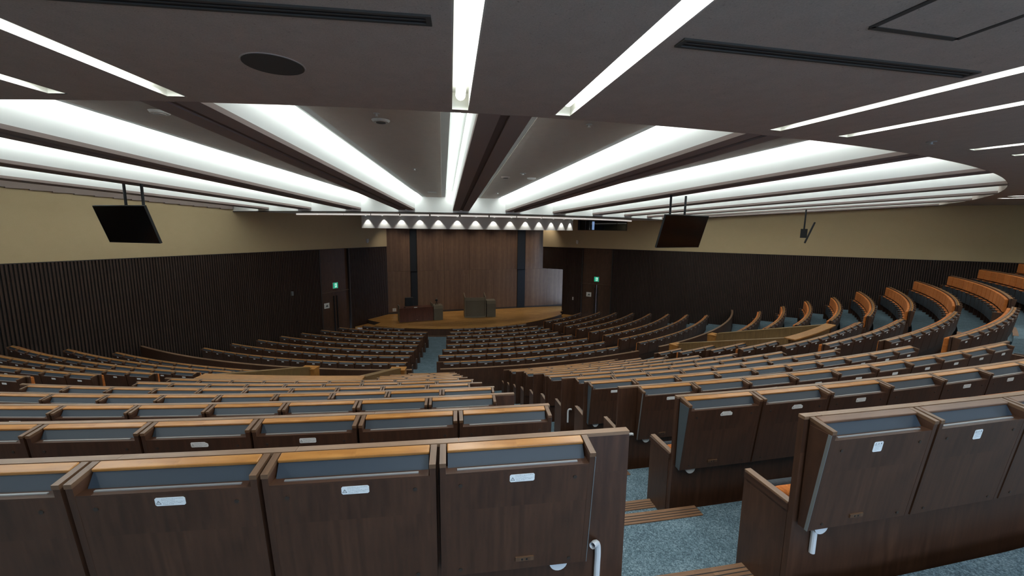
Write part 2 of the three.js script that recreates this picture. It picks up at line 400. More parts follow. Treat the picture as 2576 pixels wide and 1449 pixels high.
for (let k = -5; k <= 7; k++) {                                    // hanging panels with a light shelf on both edges
  const fa = BEAM(k), fb = BEAM(k + 1), r0 = 13.65, r1 = REAR_R + 0.1;
  if (k === -5 || k === 7) continue;
  const L = (r, d, h) => offs(fa, r, BW + GAP + d, BEAM_Y(r) + h), Rr = (r, d, h) => offs(fb, r, -BW - GAP - d, BEAM_Y(r) + h);
  const b = new MB(), c = (h) => [L(r1, 0.13, h), Rr(r1, 0.13, h), Rr(r0, 0.13, h), L(r0, 0.13, h)];
  const lo = c(0.45), hi = c(0.5), uv = (v) => [v.x, v.z];
  b.quadUV(lo[3], lo[2], lo[1], lo[0], uv); b.quadUV(hi[0], hi[1], hi[2], hi[3], uv);
  for (let i = 0; i < 4; i++) b.quadUV(lo[i], lo[(i + 1) % 4], hi[(i + 1) % 4], hi[i], uv);
  b.build('ceiling_panel', M.panel, ceiling);
  const s = new MB();
  s.hexa([L(r1, 0, 0.46), L(r1, 0.128, 0.46), L(r0, 0.128, 0.46), L(r0, 0, 0.46), L(r1, 0, 0.5), L(r1, 0.128, 0.5), L(r0, 0.128, 0.5), L(r0, 0, 0.5)]);
  s.hexa([Rr(r1, 0.128, 0.46), Rr(r1, 0, 0.46), Rr(r0, 0, 0.46), Rr(r0, 0.128, 0.46), Rr(r1, 0.128, 0.5), Rr(r1, 0, 0.5), Rr(r0, 0, 0.5), Rr(r0, 0.128, 0.5)]);
  s.build('light_shelf', M.lip, ceiling);
}
{
  const b = new MB(); b.ring(R_END - 0.12, REAR_R + 0.3, -47.5, 47.5, up(SIDE_H + 0.08), up(SIDE_H + 0.2), 1.5, 0); b.build('ceiling_slab', M.white, ceiling);
  const e = new MB(); e.ring(R_END - 0.1, R_END, -46.4, 46.4, 5.875, 6.75, 0.6, 1); e.build('beam_end_wall', M.white, ceiling);
  const t = new MB(); t.ring(R_END - 0.06, R_END + 0.02, -46.4, 46.4, 5.845, 5.875, 0.6, 1); t.build('edge_trim', M.darkTrim, ceiling);
  const s = new MB(); s.ring(9.06, R_END - 0.06, -46.6, 46.6, 5.875, 5.95, 1, 0); s.build('stage_soffit', M.white, ceiling);
  const fa = new MB(); fa.ring(8.9, 9.0, -37.6, 37.6, 5.29, 5.95, 0.4, 1); fa.build('fascia', M.white, ceiling);
  new MB().prism([[-5, 3.6], [-9.5, 8.6], [-7, 9.2], [7, 9.2], [9.5, 8.6], [7.6, 3.6]].reverse(), 6.3, 6.4).build('stage_ceiling', M.darkTrim, ceiling);
  for (const sd of [-1, 1]) { const q = new MB(); const n = 24; for (let i = 0; i < n; i++) { const a0 = 13.9 + (24.2 - 13.9) * i / n, a1 = 13.9 + (24.2 - 13.9) * (i + 1) / n; const m = (a0 + a1) / 2; wallBox(q, sd, a0, a1, BEAM_Y(m) - 0.01, BEAM_Y(m) + 0.7, 0.002, 0.1); } q.build('wall_cornice', M.soffit, ceiling); }
  new MB().box(-24, 24, 7.6, 7.8, 3.4, 32).build('added_roof_slab', M.darkTrim, ceiling);  // unseen slab added over everything to keep sky light from leaking in
}
// flat rear ceiling with radial light slots
const SLOTS = [[-35.1, 24.3], [-32.7, 24.3], [-26.6, 24.28], [-24.15, 24.27], [-18.1, 24.25], [-15.63, 24.23], [-9.55, 24.16], [-7.08, 24.18], [-1.05, 24.29], [1.37, 24.34], [7.02, 24.58], [9.48, 24.7], [15.6, 24.5], [18.0, 24.5], [24.1, 24.5], [26.6, 24.5], [33, 24.5], [35.4, 24.5]];
const SW = 0.078, SLOT_END = 30.2;
{
  const b = new MB(), uv = (v) => [v.x, v.z];
  const sector = (A, B, r0, r1) => {                                // A, B: (r) => point on either edge, left to right
    const n = 6;
    for (let i = 0; i < n; i++) {
      const e = (r, t, y) => { const p = A(r), q = B(r); const m = p.clone().lerp(q, t); const rr = Math.hypot(m.x, m.z); return V(m.x * r / rr, y, m.z * r / rr); };
      const t0 = i / n, t1 = (i + 1) / n;
      b.quadUV(e(r0, t0, REAR_Y), e(r0, t1, REAR_Y), e(r1, t1, REAR_Y), e(r1, t0, REAR_Y), uv);   // seen from below
      b.quad(e(r0, t1, REAR_Y), e(r0, t0, REAR_Y), e(r0, t0, REAR_Y + 0.6), e(r0, t1, REAR_Y + 0.6), 1);
    }
  };
  const edge = (f, d) => (r) => { const p = offs(f, r, d, 0); return p; };
  const L0 = (r) => P(r, -47), R0 = (r) => P(r, 47);
  let prev = L0;
  for (const [f, rs] of SLOTS) {
    sector(prev, edge(f, -SW), REAR_R, 32); sector(edge(f, -SW), edge(f, SW), REAR_R, rs); sector(edge(f, -SW), edge(f, SW), SLOT_END, 32); prev = edge(f, SW);
  }
  sector(prev, R0, REAR_R, 32);
  b.build('rear_ceiling', M.rear, ceiling);
  for (const [f, rs] of SLOTS) {                                    // white housings
    const h = new MB(), y0 = () => REAR_Y, y1 = () => REAR_Y + 0.16, w = SW + 0.002;
    radial(h, f, rs - 0.02, SLOT_END + 0.02, -w - 0.01, -w, y0, y1); radial(h, f, rs - 0.02, SLOT_END + 0.02, w, w + 0.01, y0, y1);
    radial(h, f, rs - 0.02, SLOT_END + 0.02, -w, w, y1, () => REAR_Y + 0.17); radial(h, f, rs - 0.02, rs - 0.002, -w, w, y0, y1); radial(h, f, SLOT_END + 0.002, SLOT_END + 0.02, -w, w, y0, y1);
    h.build('light_trough', M.trough, ceiling);
  }
}

// ---------- lamps ----------
function areaLight(name, a, b, width, dir, power) {                 // a strip from a to b that shines along dir
  const l = new THREE.RectAreaLight(LAMP_COLOR, power, a.distanceTo(b), width);
  l.name = numbered(name);
  const x = b.clone().sub(a).normalize(), z = dir.clone().negate(); z.addScaledVector(x, -z.dot(x)).normalize();
  l.quaternion.setFromRotationMatrix(new THREE.Matrix4().makeBasis(x, new THREE.Vector3().crossVectors(z, x), z));
  l.position.copy(a).add(b).multiplyScalar(0.5); scene.add(l);
}
function tubes(t, a, b, n, r) {                                     // n tubes end to end
  const d = b.clone().sub(a), L = d.length() / n; d.normalize();
  const g = new THREE.CapsuleGeometry(r, L - 2 * r - 0.012, 6, 14);
  for (let i = 0; i < n; i++) {
    const o = mesh('tube', g, M.tube, t); o.castShadow = false;
    o.position.copy(a).addScaledVector(d, (i + 0.5) * L); o.quaternion.setFromUnitVectors(V(0, 1, 0), d);
  }
}
for (let k = -4; k <= 7; k++) for (const s of [-1, 1]) {
  if (k === 7 && s > 0) continue;
  const f = BEAM(k), lat = s * (BW + GAP * 0.55), a = offs(f, 13.75, lat, BEAM_Y(13.75) + 0.6), b = offs(f, 24.0, lat, BEAM_Y(24) + 0.6);
  const name = k < 1 ? `${ORD[1 - k]} beam left of centre` : k === 1 ? 'the central ceiling beam' : `${ORD[k - 1]} beam right of centre`;
  const t = thing('strip_light', `white tube lights on the ${s < 0 ? 'left' : 'right'} side of ${name}`, 'light', V(0, 0, 0), 0);
  tubes(t, a, b, 7, 0.05);
  const tang = offs(f, 1, 1, 0).sub(offs(f, 1, 0, 0));
  const d = tang.clone().multiplyScalar(-s * 0.55).add(V(0, -1, 0)).normalize();
  const off = d.clone().multiplyScalar(0.056);
  areaLight('tube_lamp', a.clone().add(off), b.clone().add(off), 0.08, d, TUBE);
}
SLOTS.forEach(([f, rs], i) => {
  const a = offs(f, rs + 0.12, 0, REAR_Y + 0.085), b = offs(f, SLOT_END - 0.1, 0, REAR_Y + 0.085);
  const t = thing('slot_light', `white tube lights in ${ORD[i + 1] ?? ['sixteenth', 'seventeenth', 'eighteenth'][i - 15]} rear ceiling slot, counted from the left wall`, 'light', V(0, 0, 0), 0);
  tubes(t, a, b, 4, 0.047);
  areaLight('slot_lamp', a.clone().add(V(0, -0.05, 0)), b.clone().add(V(0, -0.05, 0)), 0.085, V(0, -1, 0), SLOT);
});
{ // linear lights along the edge over the stage, and downlights that graze the fascia
  for (let i = 0; i < 15; i++) {
    const f = -41.3 + 5.509 * (i + 0.5), t = thing('linear_light', `pale linear light in the curved line above the stage, ${ORD[i + 1]} from the left`, 'light', P(12, f, 5.87), rad(f), 'linear lights over the stage edge');
    const w = 12 * rad(5.509) / 2 - 0.035;
    new MB().box(-w - 0.02, w + 0.02, -0.012, 0.0, -0.06, 0.05).build('housing', M.darkTrim, t);
    new MB().box(-w, w, -0.075, -0.013, -0.05, 0.04).build('diffuser', M.linear ??= std({ color: lin(0.8, 0.78, 0.74), emissive: lin(1, 0.95, 0.88), emissiveIntensity: 0.55, roughness: 0.6 }), t);
  }
  for (let i = 0; i < 14; i++) {
    const f = -35.3 + 5.432 * i, p = P(9.16, f, 5.868), t = thing('downlight', `small bright downlight over the white fascia, ${ORD[i + 1]} from the left`, 'light', p, rad(f), 'downlights along the fascia');
    new MB().add(cyl(0.05, 0.012).translate(0, -0.002, 0)).build('ring', M.trough, t);
    const lens = new MB().add(cyl(0.035, 0.008).translate(0, -0.008, 0)).build('lens', M.tube, t); lens.castShadow = false;
    const l = new THREE.SpotLight(new THREE.Color().setRGB(1, 0.97, 0.9), SPOT, 0, rad(38), 0.25, 2);
    l.name = numbered('downlight_lamp'); l.castShadow = true; l.shadow.radius = 0.8;
    l.position.copy(P(9.155, f, 5.85)); l.target.position.copy(P(9.06, f, 5.0)); scene.add(l, l.target);
  }
  // wall washers above the stage opening
  for (let i = 0; i < 8; i++) {
    const x = -3.9 + i * 1.25, t = thing('wall_washer', `stage ceiling spotlight washing the wooden wall, ${ORD[i + 1]} from left`, 'light', V(x, 6.28, 5.1), 0, 'wall washers');
    new MB().add(cyl(0.07, 0.16).translate(0, -0.08, 0)).build('can', M.black, t);
    const lens = new MB().add(cyl(0.05, 0.006).translate(0, -0.164, 0)).build('lens', M.tube, t); lens.castShadow = false;
    const l = new THREE.SpotLight(new THREE.Color().setRGB(1, 0.9, 0.76), WASH, 0, rad(42), 0.6, 2);
    l.name = numbered('washer_lamp'); l.castShadow = true; l.shadow.radius = 2;
    l.position.set(x, 6.1, 5.1); l.target.position.set(x, 2.2, 4.1); scene.add(l, l.target);
  }
}

// ---------- seating: rails, end panels and tip-up seats ----------
const PITCH = 0.52;
function labelTexture(kind) {                                       // the printed warning label on the seat backs
  const sq = kind === 'square', w = sq ? 256 : 512, h = sq ? 256 : 176, c = document.createElement('canvas'); c.width = w; c.height = h;
  const x = c.getContext('2d');
  x.fillStyle = '#eef1f2'; x.fillRect(0, 0, w, h); x.strokeStyle = x.fillStyle = '#2c3034';
  const tri = (cx, cy, s) => { x.lineWidth = s * 0.12; x.lineJoin = 'round'; x.beginPath(); x.moveTo(cx, cy - s * 0.55); x.lineTo(cx + s * 0.6, cy + s * 0.5); x.lineTo(cx - s * 0.6, cy + s * 0.5); x.closePath(); x.stroke(); x.fillRect(cx - s * 0.05, cy - s * 0.2, s * 0.1, s * 0.35); x.fillRect(cx - s * 0.05, cy + s * 0.24, s * 0.1, s * 0.1); };
  const strokes = (ox, oy, s, list) => { x.lineWidth = s * 0.1; x.lineCap = 'round'; for (const l of list) { x.beginPath(); x.moveTo(ox + l[0] * s, oy + l[1] * s); for (let i = 2; i < l.length; i += 2) x.lineTo(ox + l[i] * s, oy + l[i + 1] * s); x.stroke(); } };
  const chu = [[.12, .12, .24, .22], [.06, .38, .18, .48], [.06, .95, .26, .62], [.6, .02, .66, .14], [.38, .24, .94, .24], [.42, .56, .9, .56], [.66, .24, .66, .92], [.34, .92, .98, .92]];
  const i = [[.5, .0, .5, .1], [.16, .1, .84, .1], [.36, .14, .4, .24], [.64, .14, .6, .24], [.08, .28, .92, .28], [.28, .36, .72, .36, .72, .6, .28, .6, .28, .36], [.28, .48, .72, .48], [.12, .72, .06, .92], [.3, .7, .32, .92, .7, .92, .72, .82], [.5, .68, .56, .78], [.82, .7, .92, .86]];
  let k = 5; const r = () => { k = (k * 1103515245 + 12345) >>> 0; return k / 4294967296; };
  const line = (x0, y0, x1, s) => { x.lineWidth = Math.max(1.2, s * 0.1); for (let p = x0; p < x1; p += s * 1.08) { for (let n = 0; n < 4; n++) { x.beginPath(); const a = p + r() * s * 0.8, b = y0 + r() * s * 0.8; x.moveTo(a, b); r() < 0.5 ? x.lineTo(p + s * 0.85, b) : x.lineTo(a, y0 + s * 0.85); x.stroke(); } } };
  if (sq) { tri(52, 52, 50); strokes(102, 28, 48, chu); strokes(178, 28, 48, i); x.fillRect(24, 96, 208, 3); line(36, 108, 228, 15); line(36, 134, 228, 15); line(26, 160, 150, 15); line(36, 186, 228, 15); line(26, 212, 120, 15); }
  else { tri(58, 104, 66); line(112, 18, 470, 19); line(112, 48, 330, 19); line(112, 84, 480, 21); line(128, 114, 440, 19); line(128, 142, 300, 19); }
  const t = new THREE.CanvasTexture(c); t.colorSpace = THREE.SRGBColorSpace; t.anisotropy = 8; return t;
}
M.label = std({ map: labelTexture('long'), roughness: 0.35 });
M.labelSquare = std({ map: labelTexture('square'), roughness: 0.35 });
M.labelPlain = std({ color: lin(0.8, 0.82, 0.84), roughness: 0.4 });
function labelGeo(w, h, cut) {                                      // plate with a rounded or clipped outline, uv 0..1
  const s = new THREE.Shape(), c = 0.004, d = cut;
  s.moveTo(-w / 2 + c, -h / 2); s.lineTo(w / 2 - c, -h / 2); s.lineTo(w / 2, -h / 2 + c); s.lineTo(w / 2, h / 2 - (d > 0 ? 0.011 : c)); s.lineTo(w / 2 - (d > 0 ? 0.016 : c), h / 2); s.lineTo(-w / 2 + (d > 1 ? 0.014 : c), h / 2); s.lineTo(-w / 2, h / 2 - (d > 1 ? 0.016 : c)); s.lineTo(-w / 2, -h / 2 + c);
  const g = new THREE.ExtrudeGeometry(s, { depth: 0.0012, bevelEnabled: false }), p = g.attributes.position, u = g.attributes.uv;
  for (let i = 0; i < p.count; i++) u.setXY(i, p.getX(i) / w + 0.5, p.getY(i) / h + 0.5);
  return g;
}
const G = {}, FZ = (y) => 0.112 + (y + 0.014) * 0.114, FACE = Math.atan(0.114);   // the seat box tapers towards its foot
{ // seat parts; x along the row, y = 0 at the top of the row, z towards the back of the hall
  const slab = (b, x0, x1, y0, y1, in0, in1, g = 1, d = 0) => b.hexa([V(x0, y0, FZ(y0) + d), V(x1, y0, FZ(y0) + d), V(x1, y0, in0), V(x0, y0, in0), V(x0, y1, FZ(y1) + d), V(x1, y1, FZ(y1) + d), V(x1, y1, in1), V(x0, y1, in1)], g);
  const cheek = (b, x0, x1) => { b.hexa([V(x0, -0.46, FZ(-0.46)), V(x1, -0.46, FZ(-0.46)), V(x1, -0.46, 0.018), V(x0, -0.46, 0.018), V(x0, -0.015, FZ(-0.015)), V(x1, -0.015, FZ(-0.015)), V(x1, -0.001, 0.018), V(x0, -0.001, 0.018)]); };
  const b = new MB();
  cheek(b, -0.2545, -0.236); cheek(b, 0.236, 0.2545);
  slab(b, -0.236, 0.236, -0.46, -0.06, FZ(-0.46) - 0.016, FZ(-0.06) - 0.016, 1, -0.0006); slab(b, -0.236, 0.236, -0.066, -0.054, 0.06, 0.06, 0, -0.0008); slab(b, -0.236, 0.236, -0.46, -0.445, 0.02, 0.02, 0, -0.003);
  G.back = b.geo();
  for (const s of [-1, 1]) { const c = new MB(), x0 = s * 0.2453 - 0.0101, x1 = s * 0.2453 + 0.0101; c.hexa([V(x0, -0.028, 0.1125), V(x1, -0.028, 0.1125), V(x1, -0.0135, 0.017), V(x0, -0.0135, 0.017), V(x0, -0.0135, 0.1135), V(x1, -0.0135, 0.1135), V(x1, 0.0006, 0.017), V(x0, 0.0006, 0.017)], 2); G[s < 0 ? 'capA' : 'capB'] = c.geo(); }
  const t = new MB(); t.hexa([V(-0.23, -0.075, 0.086), V(0.23, -0.075, 0.086), V(0.23, -0.075, 0.066), V(-0.23, -0.075, 0.066), V(-0.23, -0.014, 0.047), V(0.23, -0.014, 0.047), V(0.23, -0.01, 0.028), V(-0.23, -0.01, 0.028)]); G.tablet = t.geo();
  const e = new RoundedBoxGeometry(0.464, 0.012, 0.036, 2, 0.004); e.rotateX(0.2); e.translate(0, -0.0065, 0.035);
  { const p = e.attributes.position, u = e.attributes.uv; for (let i = 0; i < p.count; i++) u.setXY(i, p.getZ(i) + p.getY(i), p.getX(i)); } G.edge = e;
  G.sill = new MB().box(-0.2, 0.2, -0.0545, -0.0505, 0.084, 0.091).geo();
  G.cushion = new RoundedBoxGeometry(0.492, 0.34, 0.07, 3, 0.022); G.cushion.translate(0, -0.2, -0.053);
  { const p = G.cushion.attributes.position, u = G.cushion.attributes.uv; for (let i = 0; i < p.count; i++) { const y = p.getY(i); p.setZ(i, p.getZ(i) - 0.05 * Math.max(0, -y - 0.1)); u.setXY(i, p.getX(i), y); } G.cushion.computeVertexNormals(); }
  G.seat = new RoundedBoxGeometry(0.47, 0.34, 0.075, 3, 0.03); G.seat.translate(0, -0.565, -0.115);
  { const p = G.seat.attributes.position, u = G.seat.attributes.uv; for (let i = 0; i < p.count; i++) u.setXY(i, p.getX(i), p.getY(i)); }
  G.pan = new RoundedBoxGeometry(0.476, 0.36, 0.05, 2, 0.02); G.pan.translate(0, -0.585, -0.178);
  { const p = G.pan.attributes.position, u = G.pan.attributes.uv; for (let i = 0; i < p.count; i++) u.setXY(i, p.getX(i), p.getY(i)); }
  const a = new MB(); a.box(-0.28, -0.24, -0.42, -0.39, -0.25, -0.016, 2); a.box(-0.272, -0.248, -0.98, -0.42, -0.2, -0.03); G.arm = a.geo();
  G.bolt = cyl(0.0065, 0.004, 14); G.bolt.rotateX(Math.PI / 2);
  const k = new MB(); k.box(-0.032, 0.032, -0.008, 0.008, -0.001, 0.0045); G.socket = k.geo();
  G.pins = new MB().box(-0.012, -0.006, -0.004, 0.003, 0.0045, 0.0053).box(0.004, 0.010, -0.004, 0.003, 0.0045, 0.0053).geo();
  G.hinge = new MB().add(cyl(0.033, 0.012, 20).rotateX(Math.PI / 2).translate(-0.16, -0.47, 0.035)).geo();
  { const q = new MB(), p = new MB(); q.hexa([V(-0.2565, -0.455, 0.022), V(-0.2565, -0.455, FZ(-0.455) - 0.012), V(-0.2548, -0.455, FZ(-0.455) - 0.012), V(-0.2548, -0.455, 0.022), V(-0.2565, -0.03, 0.022), V(-0.2565, -0.03, FZ(-0.03) - 0.012), V(-0.2548, -0.03, FZ(-0.03) - 0.012), V(-0.2548, -0.03, 0.022)]); G.side = q.geo();
    p.hexa([V(-0.257, -0.46, FZ(-0.46) - 0.012), V(-0.257, -0.46, FZ(-0.46) + 0.001), V(-0.2546, -0.46, FZ(-0.46) + 0.001), V(-0.2546, -0.46, FZ(-0.46) - 0.012), V(-0.257, -0.03, FZ(-0.03) - 0.012), V(-0.257, -0.03, FZ(-0.03) + 0.001), V(-0.2546, -0.03, FZ(-0.03) + 0.001), V(-0.2546, -0.03, FZ(-0.03) - 0.012)]); G.strip = p.geo(); }
}
const LABEL = [labelGeo(0.082, 0.028, 0), labelGeo(0.082, 0.028, 1), labelGeo(0.082, 0.028, 2)], LABEL_SQ = labelGeo(0.044, 0.044, 0);
const rows = [];                                                    // {tier, n, block, R, Y, floor, start, count, p0, p1, aisleLeft, aisleRight}
const dphi = (R) => PITCH / R * 180 / Math.PI;
function addRow(o) { rows.push(o); }
{
  const evenC = (n) => -6.78 + 0.132 * (n - 2), oddC = (n) => -6.28 + 0.15 * (n - 3), lineL = (n) => -8.55 - 0.115 * (n - 2);
  for (let n = 1; n <= 11; n++) {
    const R = rowR(n), Y = rowY(n), d = dphi(R), base = { tier: 'upper', n, R, Y, floor: tierY(n) };
    { const c = [0, 11, 11, 10, 10, 9, 9, 8, 8, 7, 7, 6][n], s = n === 1 ? -6.85 : n === 2 ? -6.76 : n % 2 ? oddC(n) : evenC(n) + 0.07, e = s + c * d; addRow({ ...base, block: 'centre', start: s, count: c, p0: n === 1 ? -6.88 : evenC(n), p1: e + (n % 2 ? 0.45 : 0.07), aisle: 1 }); }
    const inner = n % 2 ? -8.77 - 0.12 * (n - 1) : lineL(n) - 0.02, far = n >= 8 ? -14.2 : -21.6;
    const cnt = n >= 8 ? [3, 3, 3, 2][n - 8] : Math.round((inner - far) / d - 0.15);
    addRow({ ...base, block: 'left', start: inner - cnt * d, count: cnt, p0: inner - cnt * d - (n >= 8 ? 0.07 : (n % 2 ? 0.3 : 0.07)), p1: lineL(n), aisle: -1 });
    addRow({ ...base, block: 'right', start: -inner, count: cnt, p0: -lineL(n), p1: -inner + cnt * d + 0.07, aisle: 1 });
    const w0 = n >= 8 ? 25.1 : 25.2, wc = Math.floor((43.1 - w0) / d);
    addRow({ ...base, block: 'right wing', start: w0 + 0.07, count: wc, p0: w0, p1: w0 + 0.14 + wc * d, aisle: 1 });
    if (n >= 3) addRow({ ...base, block: 'left wing', start: -w0 - 0.07 - wc * d, count: wc, p0: -w0 - 0.14 - wc * d, p1: -w0, aisle: -1 });
  }
  addRow({ tier: 'upper', n: 0, R: rowR(0), Y: rowY(0), floor: tierY(0), block: 'centre', start: -6.6, count: 3, p0: -6.67, p1: -3.3, aisle: 1 });
  const cs = [0, -9.86, -10.4, -10.94, -10.2, -10.71, -11.13, -11.46, -10.82], cc = [0, 7, 8, 9, 9, 10, 11, 12, 12];
  const le = [0, -22.58, -15.67, -15.6, -15.44, -15.24, -15.05, -14.97, -14.81], lc = [0, 4, 8, 9, 10, 11, 12, 13, 14], rs = [0, 18.44, 17.4, 16.89, 16.48, 16.03, 15.65, 15.33, 15.32], rc = [0, 6, 8, 9, 10, 11, 12, 13, 14];
  for (let r = 1; r <= 8; r++) {
    const R = lowR(r), Y = lowY(r), d = dphi(R), base = { tier: 'lower', n: r, R, Y, floor: r > 1 ? lowY(r - 1) - 0.7 : 0 };
    addRow({ ...base, block: 'centre', start: cs[r], count: cc[r], p0: r === 4 || r === 8 ? cs[r] - 0.72 : cs[r] - 0.1, p1: cs[r] + cc[r] * d + 0.1, aisle: 1 });
    addRow({ ...base, block: 'left', start: le[r] - lc[r] * d, count: lc[r], p0: le[r] - lc[r] * d - 0.1, p1: le[r] + 0.1, aisle: -1 });
    addRow({ ...base, block: 'right', start: rs[r], count: rc[r], p0: rs[r] - 0.1, p1: rs[r] + rc[r] * d + 0.1, aisle: 1 });
  }
}
// which seats stay single things: the 300 that show largest
camera.updateProjectionMatrix();
const view = new THREE.Matrix4().multiplyMatrices(camera.projectionMatrix, camera.matrixWorldInverse.copy(camera.matrixWorld).invert());
const seats = [];
for (const w of rows) for (let i = 0; i < w.count; i++) {
  const phi = w.start + (i + 0.5) * dphi(w.R), at = P(w.R, phi, w.Y), c = at.clone().applyMatrix4(view), dist = at.distanceTo(camera.position);
  const behind = V(0, 0, -1).applyQuaternion(camera.quaternion).dot(at.clone().sub(camera.position)) < 0.3;
  const inside = !behind && Math.abs(c.x) < 1.06 && c.y < 0.9 && c.y > -1.35;
  seats.push({ w, i, phi, at, dist, inside, near: !behind && Math.abs(c.x) < 1.5 });
}
const single = new Set(seats.filter((s) => s.inside).sort((a, b) => a.dist - b.dist).slice(0, 300));
const blockName = (w) => ({ centre: 'centre', left: 'left', right: 'right', 'right wing': 'far right', 'left wing': 'far left' })[w.block];
const rowName = (w) => w.tier === 'upper' ? (w.n === 0 ? 'row behind the nearest' : w.n === 1 ? 'nearest row' : `${ORD[w.n]} nearest row`) : `${ORD[w.n]} row from the stage`;
function rowLabel(w) { return `${rowName(w)} of the ${w.tier} tier, ${blockName(w)} block`; }
for (const w of rows) {
  const cnt = w.count, mine = seats.filter((s) => s.w === w);
  if (!mine.some((s) => s.near)) continue;
  const o = thing('row_frame', `walnut rail and backing board, ${rowName(w)}, ${w.tier} tier, ${blockName(w)} block`, 'seat frame', V(0, 0, 0));
  const base = w.floor, big = w.tier === 'upper' && w.n <= 4 && (w.block === 'left' || w.block === 'centre');
  new MB().ring(w.R - 0.014, w.R + 0.012, w.p0, w.p1, base, w.Y - 0.012, 0.5, 1).build('back_board', M.walnut, o);
  const d = dphi(w.R), gap = 0.0012 / w.R * 180 / Math.PI;
  if (big) {
    let a = w.p0;
    for (let i = 0; i <= cnt; i++) { const e = i === cnt ? w.p1 : Math.max(a + 0.05, w.start + (i + 0.13) * d); if (e - a > 0.06) new MB().ring(w.R - 0.016, w.R + 0.0135, a, e - gap, w.Y - 0.012, w.Y + 0.001, 0.6, 0).build('rail_segment', M.rail, o); a = e; }
  } else new MB().ring(w.R - 0.016, w.R + 0.0135, w.p0, w.p1, w.Y - 0.012, w.Y + 0.001, 1, 0).build('top_rail', M.rail, o);
  // end panels with armrest, on both ends
  for (const [f, s] of [[w.p0, 1], [w.p1, -1]]) {
    const m = new THREE.Matrix4().makeRotationY(rad(f)); m.setPosition(P(w.R, f, w.Y));
    const b = new MB(m), x0 = s > 0 ? 0 : -0.03, x1 = x0 + 0.03;
    b.box(x0, x1, base - w.Y, -0.39, -0.255, -0.016, 1); b.build('end_panel', M.walnut, o);
    new MB(m).box(x0 - 0.001, x1 + 0.001, -0.391, -0.384, -0.257, -0.0165, 2).build('end_armrest', M.rail, o);
  }
  // white cable duct bent under the last seat beside the aisle
  if (w.tier === 'upper' && (w.block === 'left' || w.block === 'centre') && w.n <= 6 && (w.n % 2 || w.block === 'left')) {
    const f = w.block === 'left' ? w.p1 - 0.22 : w.p0 + 0.22, m = new THREE.Matrix4().makeRotationY(rad(f)); m.setPosition(P(w.R, f, w.Y));
    const s = w.block === 'left' ? -1 : 1;
    const path = new THREE.CatmullRomCurve3([V(0, -0.6, 0.022), V(0, -0.53, 0.022), V(0, -0.46, 0.022), V(s * 0.005, -0.428, 0.026), V(s * 0.02, -0.412, 0.04), V(s * 0.035, -0.408, 0.055)]);
    new MB(m).add(new THREE.TubeGeometry(path, 24, 0.0115, 10)).build('cable_duct', M.bracket, o);
  }
}
// one seat of every kind, then copies
const onFace = (o, x, y) => { o.position.set(x, y, FZ(y) + 0.0002); o.rotation.x = FACE; };
function makeSeat(kind) {
  const o = new THREE.Group(), worn = kind.worn;
  const near = kind.near;
  const back = mesh('seat_back', G.back, M.walnut, o);
  mesh('side_cap', G.capA, M.walnutEdge, back); mesh('side_cap', G.capB, M.walnutEdge, back);
  const t = mesh('tablet', G.tablet, M.tablet, o); mesh('tablet_edge', G.edge, worn ? M.worn : M.oak, t);
  mesh('sill_strip', G.sill, M.alu, back);
  if (kind.label === 3) { onFace(mesh('warning_label', LABEL_SQ, M.labelSquare, back), -0.02, -0.1); } else if (kind.label >= 0) { onFace(mesh('warning_label', LABEL[kind.label], near ? M.label : M.labelPlain, back), 0.01, -0.087); }
  const cu = mesh('back_cushion', G.cushion, M.orange, o); if (kind.end) { cu.scale.x = 0.76; cu.position.x = -kind.end * 0.06; }
  const q = mesh('seat_cushion', G.seat, M.orange, o); mesh('seat_pan', G.pan, M.slate, q);
  mesh('armrest', G.arm, M.armrest, o);
  if (near) {
    for (const [x, y] of [[-0.19, -0.1], [0.19, -0.1], [-0.19, -0.435], [0.19, -0.435]]) onFace(mesh('bolt', G.bolt, M.bolt, back), x, y);
    if (kind.end) {
      const so = mesh('socket_plate', G.socket, M.walnutEdge, back); onFace(so, kind.end * 0.03, -0.415);
      const pi = mesh('socket_holes', G.pins, M.black, back); onFace(pi, kind.end * 0.03, -0.415);
      const hi = mesh('hinge_disc', G.hinge, M.bracket, back); if (kind.end > 0) hi.position.x = 0.32;
      const g = kind.grey ? M.tabletSide : M.walnut, sd = mesh('outer_side', G.side, g, back), st = mesh('edge_strip', G.strip, kind.grey ? M.tabletSide : M.edgeGrey, back);
      if (kind.end > 0) { sd.position.x = 0.5113; st.position.x = 0.5116; }
    }
  }
  return o;
}
const protos = {};
